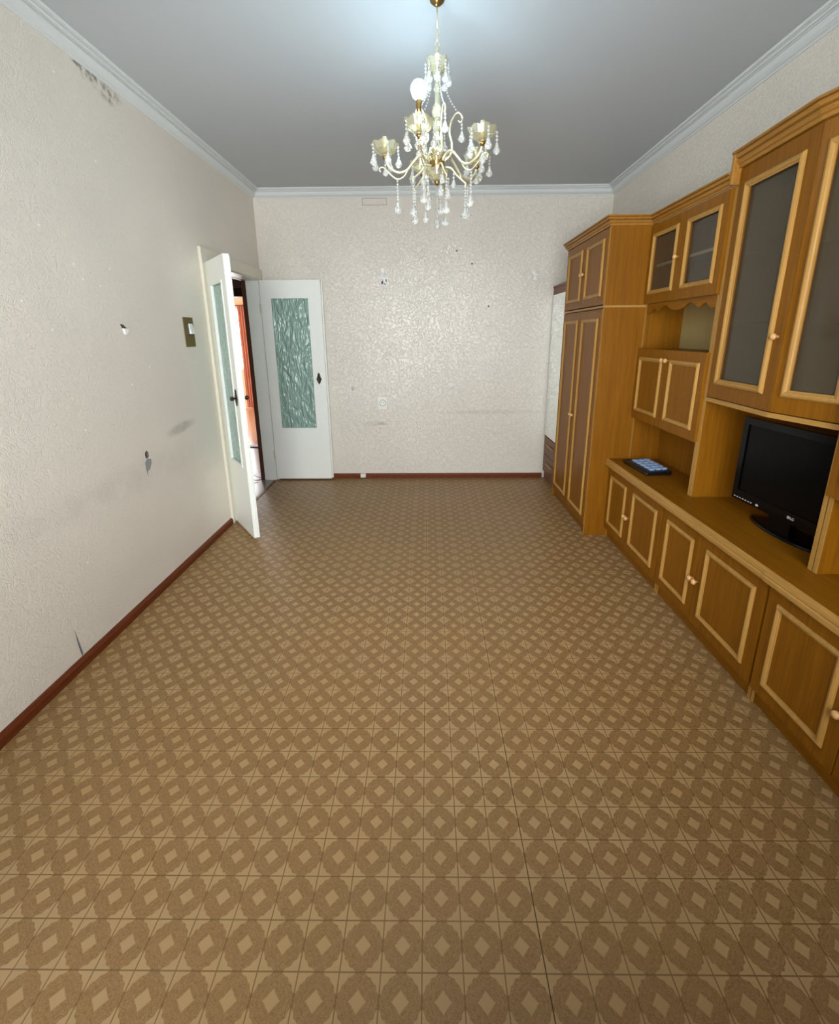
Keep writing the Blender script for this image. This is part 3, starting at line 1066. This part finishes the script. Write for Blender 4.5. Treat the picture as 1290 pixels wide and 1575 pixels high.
# maker's mark: round emblem and two letters on the bezel
u0 = -W * 0.60
bm = bm_new()
lathe(bm, [(0.0065, 0.0), (0.0065, 0.0012)], 20, (0.0002, u0, z0 + 0.026), '-x')
lg = obj('logo', bm, 'silver', TV, xf=X)
lg['label'] = 'small round silver maker emblem with two letters'
bm = bm_new()
bx(bm, -0.0018, -0.0005, u0 - 0.0003, u0 + 0.0008, z0 + 0.0233, z0 + 0.0288)
bx(bm, -0.0018, -0.0005, u0 - 0.0026, u0 + 0.0008, z0 + 0.0233, z0 + 0.0243)
lathe(bm, [(0.001, 0.0), (0.001, 0.001)], 10, (-0.001, u0 + 0.003, z0 + 0.0285), '-x')
obj('emblem_face', bm, 'black', lg, world=False)
cu = bpy.data.curves.new('lettering', 'FONT')
cu.body = 'LG'
cu.size = 0.0165
cu.extrude = 0.0006
tmp = bpy.data.objects.new('lettering', cu)
COL.objects.link(tmp)
bpy.context.view_layer.update()
me = bpy.data.meshes.new_from_object(tmp.evaluated_get(bpy.context.evaluated_depsgraph_get()))
bpy.data.objects.remove(tmp)
bm = bm_new()
bm.from_mesh(me)
# text x -> local -y, text y -> z, text z -> -x
bmesh.ops.transform(bm, matrix=Matrix(((0, 0, -1, -0.0006), (-1, 0, 0, u0 - 0.0085), (0, 1, 0, z0 + 0.0203), (0, 0, 0, 1))), verts=bm.verts[:])
obj('lettering', bm, 'silver', lg, world=False)

# ------------------------------------------------------------------ telephone with big keys
t = thing('telephone', 'black push-button telephone with pale blue keys on the worktop', 'telephone', (1.44, 2.88, 0.60), math.radians(3))
X0, X1, Y0, Y1 = -0.083, 0.083, -0.150, 0.150
bm = bm_new()
prism(bm, [(X0, 0.0005), (X1, 0.0005), (X1, 0.030), (X0 + 0.012, 0.022), (X0, 0.016)], 'y', Y0, Y1)
obj('body', bm, 'black', t, world=False, bevel=0.004)
for i in range(3):
    for j in range(5):
        kx = -0.038 + i * 0.040
        ky = -0.110 + j * 0.050
        zt = 0.0235 + (kx + 0.083) * 0.05
        obj('key', box(kx, kx + 0.030, ky, ky + 0.032, zt - 0.004, zt + 0.0075), 'keys', t, world=False)
obj('cord', tube(bm_new(), spline([(X0 + 0.03, Y1 - 0.002, 0.012), (X0 + 0.01, Y1 + 0.03, 0.006), (X0 + 0.03, Y1 + 0.06, 0.005), (X0 + 0.09, Y1 + 0.075, 0.005)]), 0.003, 6), 'black', t, world=False)

# ------------------------------------------------------------------ chandelier
CH = thing('chandelier', 'five-arm crystal chandelier hanging from the ceiling with two lit bulbs', 'chandelier', (0.040, 2.150, ZC))
Z = lambda z: z - ZC


def cpart(name, bm, mat, parent=CH, smooth=True, xf=None):
    return obj(name, bm, mat, parent, smooth, world=False, xf=xf)


cpart('canopy', lathe(bm_new(), [(0.034, 0.0), (0.033, -0.012), (0.028, -0.030), (0.014, -0.042), (0.006, -0.046), (0.0, -0.046)], 20), 'darkgold')
cpart('rod', tube(bm_new(), [(0, 0, Z(2.71)), (0, 0, Z(2.632))], 0.0028), 'gold')
cpart('hook', tube(bm_new(), spline([(0.0, 0, Z(2.634)), (0.007, 0, Z(2.628)), (0.007, 0, Z(2.618)), (0, 0, Z(2.612)), (-0.006, 0, Z(2.618))]), 0.0022), 'gold')


def link(z, flip):
    bm = bm_new()
    pts = [(0.008 * math.cos(a) * (0 if flip else 1), 0.008 * math.cos(a) * (1 if flip else 0), z + 0.015 * math.sin(a)) for a in [2 * PI * i / 18 for i in range(19)]]
    return tube(bm, pts, 0.0018, 6)


cpart('chain_link', link(Z(2.600), True), 'gold')
cpart('chain_link', link(Z(2.578), False), 'gold')
cpart('top_socket', lathe(bm_new(), [(0.004, 0.045), (0.007, 0.04), (0.007, 0.02), (0.010, 0.016), (0.010, 0.0)], 12, (0, 0, Z(2.525))), 'gold')


def scallop_cup(r0, r1, h, n=8, amp=0.05, seg=40, thick=0.003):
    """faceted glass drip cup with a wavy rim, outer and inner skin"""
    bm = bm_new()
    prof = [(0.0, 0.0), (r0, 0.0), (r0 * 1.5, h * 0.12), (r1 * 0.78, h * 0.42), (r1, h), (r1 - thick, h), (r1 * 0.74, h * 0.47), (r0 * 1.3, h * 0.22), (0.0, h * 0.12)]
    rings = []
    for i, (r, z) in enumerate(prof):
        ring = []
        for k in range(seg):
            a = 2 * PI * k / seg
            wv = 1 + amp * math.cos(n * a) * min(1.0, z / h * 1.2)
            ring.append(bm.verts.new((r * wv * math.cos(a), r * wv * math.sin(a), z + (0.06 * h * math.cos(n * a) if z >= h * 0.9 else 0))))
        rings.append(ring)
    for i in range(len(rings) - 1):
        for k in range(seg):
            j = (k + 1) % seg
            if prof[i][0] == 0.0:
                if k == 0:
                    pass
            bm.faces.new((rings[i][k], rings[i][j], rings[i + 1][j], rings[i + 1][k]))
    bmesh.ops.remove_doubles(bm, verts=bm.verts[:], dist=1e-5)
    return bm


b = scallop_cup(0.016, 0.046, 0.052)
bmesh.ops.translate(b, vec=(0, 0, Z(2.475)), verts=b.verts[:])
tc = cpart('top_cup', b, 'cupglass', smooth=False)
cpart('column', lathe(bm_new(), [(0.010, 0.30), (0.013, 0.285), (0.009, 0.27), (0.010, 0.20), (0.019, 0.185), (0.023, 0.170), (0.018, 0.155), (0.009, 0.145), (0.020, 0.128), (0.016, 0.11), (0.009, 0.10), (0.011, 0.07), (0.024, 0.045), (0.026, 0.03), (0.012, 0.012), (0.012, 0.0)], 16, (0, 0, Z(2.180))), 'cupglass', smooth=False)
cpart('hub', lathe(bm_new(), [(0.014, 0.045), (0.030, 0.040), (0.032, 0.034), (0.032, 0.006), (0.034, 0.002), (0.026, -0.006), (0.010, -0.008)], 24, (0, 0, Z(2.148))), 'darkgold')
b = scallop_cup(0.014, 0.048, 0.046, n=8)
bmesh.ops.translate(b, vec=(0, 0, Z(2.094)), verts=b.verts[:])
cpart('lower_bowl', b, 'cupglass', smooth=False)
cpart('finial', lathe(bm_new(), [(0.004, 0.02), (0.010, 0.012), (0.012, 0.004), (0.006, -0.006), (0.0, -0.008)], 12, (0, 0, Z(2.088))), 'darkgold')


def pendant_mesh(beads, drop, rb=0.0042, rd=0.012):
    """strand of faceted beads ending in a faceted drop; hangs from the origin"""
    bm = bm_new()
    z = 0.0
    for i in range(beads):
        lathe(bm, [(0.0, z), (rb, z - rb), (rb, z - rb * 1.4), (0.0, z - rb * 2.4)], 6)
        z -= rb * 2.3
    lathe(bm, [(0.0, z + 0.001), (rd * 0.25, z - drop * 0.12), (rd * 0.55, z - drop * 0.42), (rd, z - drop * 0.70), (rd * 0.72, z - drop * 0.88), (0.0, z - drop)], 8)
    me = bpy.data.meshes.new('pendant')
    bmesh.ops.recalc_face_normals(bm, faces=bm.faces[:])
    bm.to_mesh(me)
    bm.free()
    me.materials.append(M['crystal'])
    return me


PM = {'cup': pendant_mesh(3, 0.046, 0.0055, 0.0155), 'long': pendant_mesh(7, 0.050, 0.0052, 0.019), 'tip': pendant_mesh(9, 0.05, 0.0050, 0.013), 'short': pendant_mesh(2, 0.036, 0.005, 0.0135)}


def pendant(kind, parent, loc, rot=0.0):
    o = bpy.data.objects.new('crystal_pendant', PM[kind])
    COL.objects.link(o)
    o.parent = parent
    o.matrix_basis = Matrix.Translation(loc) @ Matrix.Rotation(rot, 4, 'Z')
    return o


RA = 0.218
arm_pts = [(0.026, 0, Z(2.168)), (0.045, 0, Z(2.190)), (0.072, 0, Z(2.196)), (0.100, 0, Z(2.170)), (0.130, 0, Z(2.140)), (0.165, 0, Z(2.133)), (0.198, 0, Z(2.150)), (0.214, 0, Z(2.172)), (RA, 0, Z(2.192))]
fin_pts = [(0.118, 0, Z(2.150)), (0.140, 0, Z(2.118)), (0.170, 0, Z(2.108)), (0.200, 0, Z(2.128)), (0.226, 0, Z(2.152)), (0.244, 0, Z(2.148)), (0.240, 0, Z(2.135))]
me_arm = None
LIT = (4, 2)      # arms (-109 and 107 degrees) whose bulbs are lit
for k in range(5):
    a = math.radians(-37 + 72 * k)
    R = Matrix.Rotation(a, 4, 'Z')
    bm = tube(bm_new(), spline(arm_pts, 6), lambda t_: 0.0062 - 0.0012 * t_, 8)
    tube(bm, spline(fin_pts, 5), 0.0034, 6)
    arm = cpart('arm', bm, 'gold', xf=R)
    b = scallop_cup(0.014, 0.058, 0.044)
    bmesh.ops.translate(b, vec=(RA, 0, Z(2.194)), verts=b.verts[:])
    cpart('drip_cup', b, 'cupglass', arm, smooth=False)
    cpart('cup_base', lathe(bm_new(), [(0.006, -0.012), (0.012, -0.004), (0.013, 0.002), (0.008, 0.006)], 12, (RA, 0, Z(2.190))), 'darkgold', arm)
    cpart('candle_tube', lathe(bm_new(), [(0.010, 0.0), (0.010, 0.066), (0.0085, 0.068), (0.0085, 0.050), (0.0, 0.049)], 14, (RA, 0, Z(2.198))), 'gold', arm)
    if k in LIT:
        cpart('bulb', lathe(bm_new(), [(0.012, 0.0), (0.023, 0.010), (0.029, 0.028), (0.027, 0.044), (0.017, 0.057), (0.0, 0.061)], 16, (RA, 0, Z(2.306))), 'bulb', arm)
        cpart('bulb_base', lathe(bm_new(), [(0.008, 0.0), (0.009, 0.012), (0.012, 0.040), (0.012, 0.044)], 16, (RA, 0, Z(2.262))), 'darkgold', arm)
    for q in range(5):
        ca = 2 * PI * (q + 0.5) / 5
        pendant('cup', arm, (RA + 0.056 * math.cos(ca), 0.056 * math.sin(ca), Z(2.232)), ca)
    pendant('long', arm, (0.168, 0, Z(2.106)))
    pendant('short', arm, (RA, 0, Z(2.178)))
    # upper scroll between the arms with a hanging drop, and a bead string up to the top cup
    R2 = Matrix.Rotation(a + math.radians(36), 4, 'Z')
    sc_pts = [(0.028, 0, Z(2.172)), (0.058, 0, Z(2.196)), (0.062, 0, Z(2.235)), (0.052, 0, Z(2.275)), (0.060, 0, Z(2.318)), (0.084, 0, Z(2.346)), (0.104, 0, Z(2.330)), (0.098, 0, Z(2.312)), (0.086, 0, Z(2.318))]
    scr = cpart('upper_scroll', tube(bm_new(), spline(sc_pts, 6), lambda t_: 0.0058 - 0.003 * t_, 8), 'gold', xf=R2)
    pendant('cup', scr, (0.102, 0, Z(2.322)))
    bm = bm_new()
    P0, P1 = Vector((0.045, 0, Z(2.522))), Vector((0.084, 0, Z(2.348)))
    for i in range(19):
        s_ = i / 18
        p = P0.lerp(P1, s_)
        p.x -= 0.030 * math.sin(PI * s_)
        lathe(bm, [(0.0, 0.0045), (0.0045, 0.0), (0.0, -0.0045)], 6, p)
    cpart('bead_string', bm, 'crystal', scr, smooth=False)
    lo_pts = [(0.030, 0, Z(2.150)), (0.058, 0, Z(2.146)), (0.082, 0, Z(2.120)), (0.108, 0, Z(2.098)), (0.122, 0, Z(2.086)), (0.118, 0, Z(2.076))]
    low = cpart('lower_scroll', tube(bm_new(), spline(lo_pts, 6), lambda t_: 0.0052 - 0.0022 * t_, 8), 'gold', xf=R2)
    pendant('long', low, (0.120, 0, Z(2.080)))
    pendant('short', low, (0.070, 0, Z(2.128)))
    pendant('long' if k % 2 else 'cup', low, (0.047, 0, Z(2.112)))
for k in range(8):
    ca = 2 * PI * k / 8
    pendant('cup', tc, (0.046 * math.cos(ca), 0.046 * math.sin(ca), Z(2.520)), ca)
pendant('tip', CH, (0, 0, Z(2.078)))
bm = bm_new()
z = Z(2.084)
cpart('drop_chain', tube(bm_new(), [(0, 0, Z(2.082)), (0, 0, Z(2.0))], 0.0015, 6), 'gold')
pendant('tip', CH, (0.0, 0, Z(2.062)))

# ------------------------------------------------------------------ hallway and the room beyond
HX0, HX1, HY0, HY1 = -3.30, XL - T, 2.6, 5.96
fh = struct('floor_hall', box(HX0, HX1 + T, HY0, HY1 + 0.12, -0.12, -0.001), plain('grey_hall_flooring', (158, 148, 140), 0.2, vs=9, var=0.08), 'worn grey hallway floor beyond the double doors')
ph = plain('worn_parquet_block', (152, 130, 112), 0.25, vs=24, var=0.2)
blk = bmesh.new()
bx(blk, -0.14, 0.14, -0.0325, 0.0325, -0.004, 0.0035)
bmesh.ops.bevel(blk, geom=[e for e in blk.edges], offset=0.002, segments=1, affect='EDGES')
bme = bpy.data.meshes.new('parquet_block')
blk.to_mesh(bme)
blk.free()
bme.materials.append(ph)
for i in range(-3, 16):
    for j in range(2):
        for s_ in (0, 1):
            o = bpy.data.objects.new('parquet_block', bme)
            COL.objects.link(o)
            o.parent = fh
            cxp = -1.895 - j * 0.40 - (0.20 if s_ else 0)
            cyp = 3.55 + i * 0.0975 + (0.0 if s_ else 0.0)
            if cyp > 4.72 or cyp < 3.42:
                bpy.data.objects.remove(o)
                continue
            o.matrix_basis = Matrix.Translation((cxp, cyp, 0)) @ Matrix.Rotation(PI / 4 * (1 if s_ else -1), 4, 'Z')
struct('ceiling_hall', box(HX0 - 0.1, HX1, HY0, HY1 + 0.12, 2.6, 2.7), 'mauve', 'pale mauve hallway ceiling')
struct('wall_hall_far', bx(bx(bx(bm_new(), HX0 - 0.1, -3.12, HY1, HY1 + 0.12, 0, 2.6), -2.24, HX1, HY1, HY1 + 0.12, 0, 2.6), -3.12, -2.24, HY1, HY1 + 0.12, 2.03, 2.6), 'mauve', 'pale mauve hallway wall with open doorway')
b = bm_new()
bx(b, -3.13, -3.06, HY1 - 0.02, HY1 + 0.14, 0, 1.945)
bx(b, -2.30, -2.22, HY1 - 0.02, HY1 + 0.14, 0, 1.945)
bx(b, -3.13, -2.22, HY1 - 0.02, HY1 + 0.14, 1.945, 2.045)
struct('trim_6', b, 'darkbrown', 'dark brown door frame at the end of the hallway')
struct('wall_hall_left', box(HX0 - 0.1, HX0, HY0, HY1, 0, 2.6), 'mauve', 'pale mauve hallway side wall')
struct('wall_hall_near', box(HX0 - 0.1, HX1, HY0 - 0.1, HY0, 0, 2.6), 'mauve', 'pale mauve hallway end wall')
struct('wall_hall_right', box(HX1 - 0.0, HX1 + 0.10, YB + T, HY1 + 0.12, 0, 2.6), 'peach', 'peach hallway wall past the double doors')
# far room
FX0, FX1, FY0, FY1 = -6.0, -1.9, HY1 + 0.12, 9.40
ff = struct('floor_far_room', box(FX0, FX1, FY0, FY1, -0.12, 0.0), plain('pale_varnished_boards', (176, 140, 108), 0.18, vs=7, var=0.08), 'pale shiny floor of the room beyond the hallway')
struct('trim_7', box(-3.06, -2.30, HY1 - 0.01, HY1 + 0.13, 0.0, 0.012), 'darkbrown', 'dark threshold strip at the end of the hallway')
struct('ceiling_far_room', box(FX0, FX1, FY0, FY1, 2.6, 2.7), 'mauve', 'ceiling of the room beyond the hallway')
FWX0, FWX1, FWZ0, FWZ1 = -5.33, -3.77, 0.80, 2.00
b = bm_new()
bx(b, FX0, FWX0, FY1, FY1 + 0.15, 0, 2.6); bx(b, FWX1, FX1, FY1, FY1 + 0.15, 0, 2.6)
bx(b, FWX0, FWX1, FY1, FY1 + 0.15, 0, FWZ0); bx(b, FWX0, FWX1, FY1, FY1 + 0.15, FWZ1, 2.6)
struct('wall_far_room_back', b, 'peach', 'peach window wall of the room beyond the hallway')
struct('wall_far_room_left', box(FX0 - 0.1, FX0, FY0, FY1, 0, 2.6), 'peach', 'peach wall in the room beyond the hallway')
struct('wall_far_room_right', box(FX1, FX1 + 0.1, FY0, FY1, 0, 2.6), 'peach', 'peach wall near the far curtain')
b = bm_new()
for (a0, a1, c0, c1) in ((FWX0, FWX1, FWZ0, FWZ0 + 0.05), (FWX0, FWX1, FWZ1 - 0.05, FWZ1), (FWX0, FWX0 + 0.05, FWZ0, FWZ1), (FWX1 - 0.05, FWX1, FWZ0, FWZ1), (-4.58, -4.52, FWZ0, FWZ1)):
    bx(b, a0, a1, FY1 + 0.05, FY1 + 0.10, c0, c1)
w2 = struct('window_2', b, 'doorwhite', 'white window of the room beyond the hallway')
for a0, a1 in ((FWX0 + 0.05, -4.58), (-4.52, FWX1 - 0.05)):
    obj('pane', box(a0, a1, FY1 + 0.073, FY1 + 0.077, FWZ0 + 0.05, FWZ1 - 0.05), 'pane', w2)
struct('baseboard_far_room', box(-3.60, FX1, FY1 - 0.02, FY1, 0, 0.06), 'darkbrown', 'dark skirting in the room beyond the hallway')


def curtain(name, label, x0, x1, y, z0, z1, mat, folds):
    bm = bm_new()
    n = folds * 8
    rows = []
    for i in range(n + 1):
        s_ = i / n
        xx = x0 + (x1 - x0) * s_
        yy = y + 0.03 * math.sin(2 * PI * folds * s_)
        rows.append([bm.verts.new((xx, yy - 0.002, z0)), bm.verts.new((xx, yy - 0.002, z1)), bm.verts.new((xx, yy + 0.002, z1)), bm.verts.new((xx, yy + 0.002, z0))])
    for i in range(n):
        for k in range(4):
            bm.faces.new((rows[i][k], rows[i][(k + 1) % 4], rows[i + 1][(k + 1) % 4], rows[i + 1][k]))
    bm.faces.new(rows[0]); bm.faces.new(rows[-1])
    tag(obj(name, bm, mat), label, 'curtain')


t = NT('orange_curtain_translucent')
t.base(lin((200, 140, 112)), 0.9, **{'Transmission Weight': 0.0})
tl = t.n('ShaderNodeBsdfTranslucent'); tl.inputs[0].default_value = lin((240, 186, 156))
ms = t.n('ShaderNodeMixShader'); ms.inputs[0].default_value = 0.35
t.link(t.b.outputs[0], ms.inputs[1]); t.link(tl.outputs[0], ms.inputs[2]); t.link(ms.outputs[0], t.out.inputs[0])
curtain('curtain', 'orange curtain beside the far window beyond the hallway', -3.765, -3.62, FY1 - 0.09, 0.03, 2.04, t.mat, 3)
tag(obj('curtain_rod', tube(bm_new(), [(-5.4, FY1 - 0.09, 2.05), (-3.5, FY1 - 0.09, 2.05)], 0.012), 'darkbrown'), 'dark curtain rod above the far window', 'curtain rod')
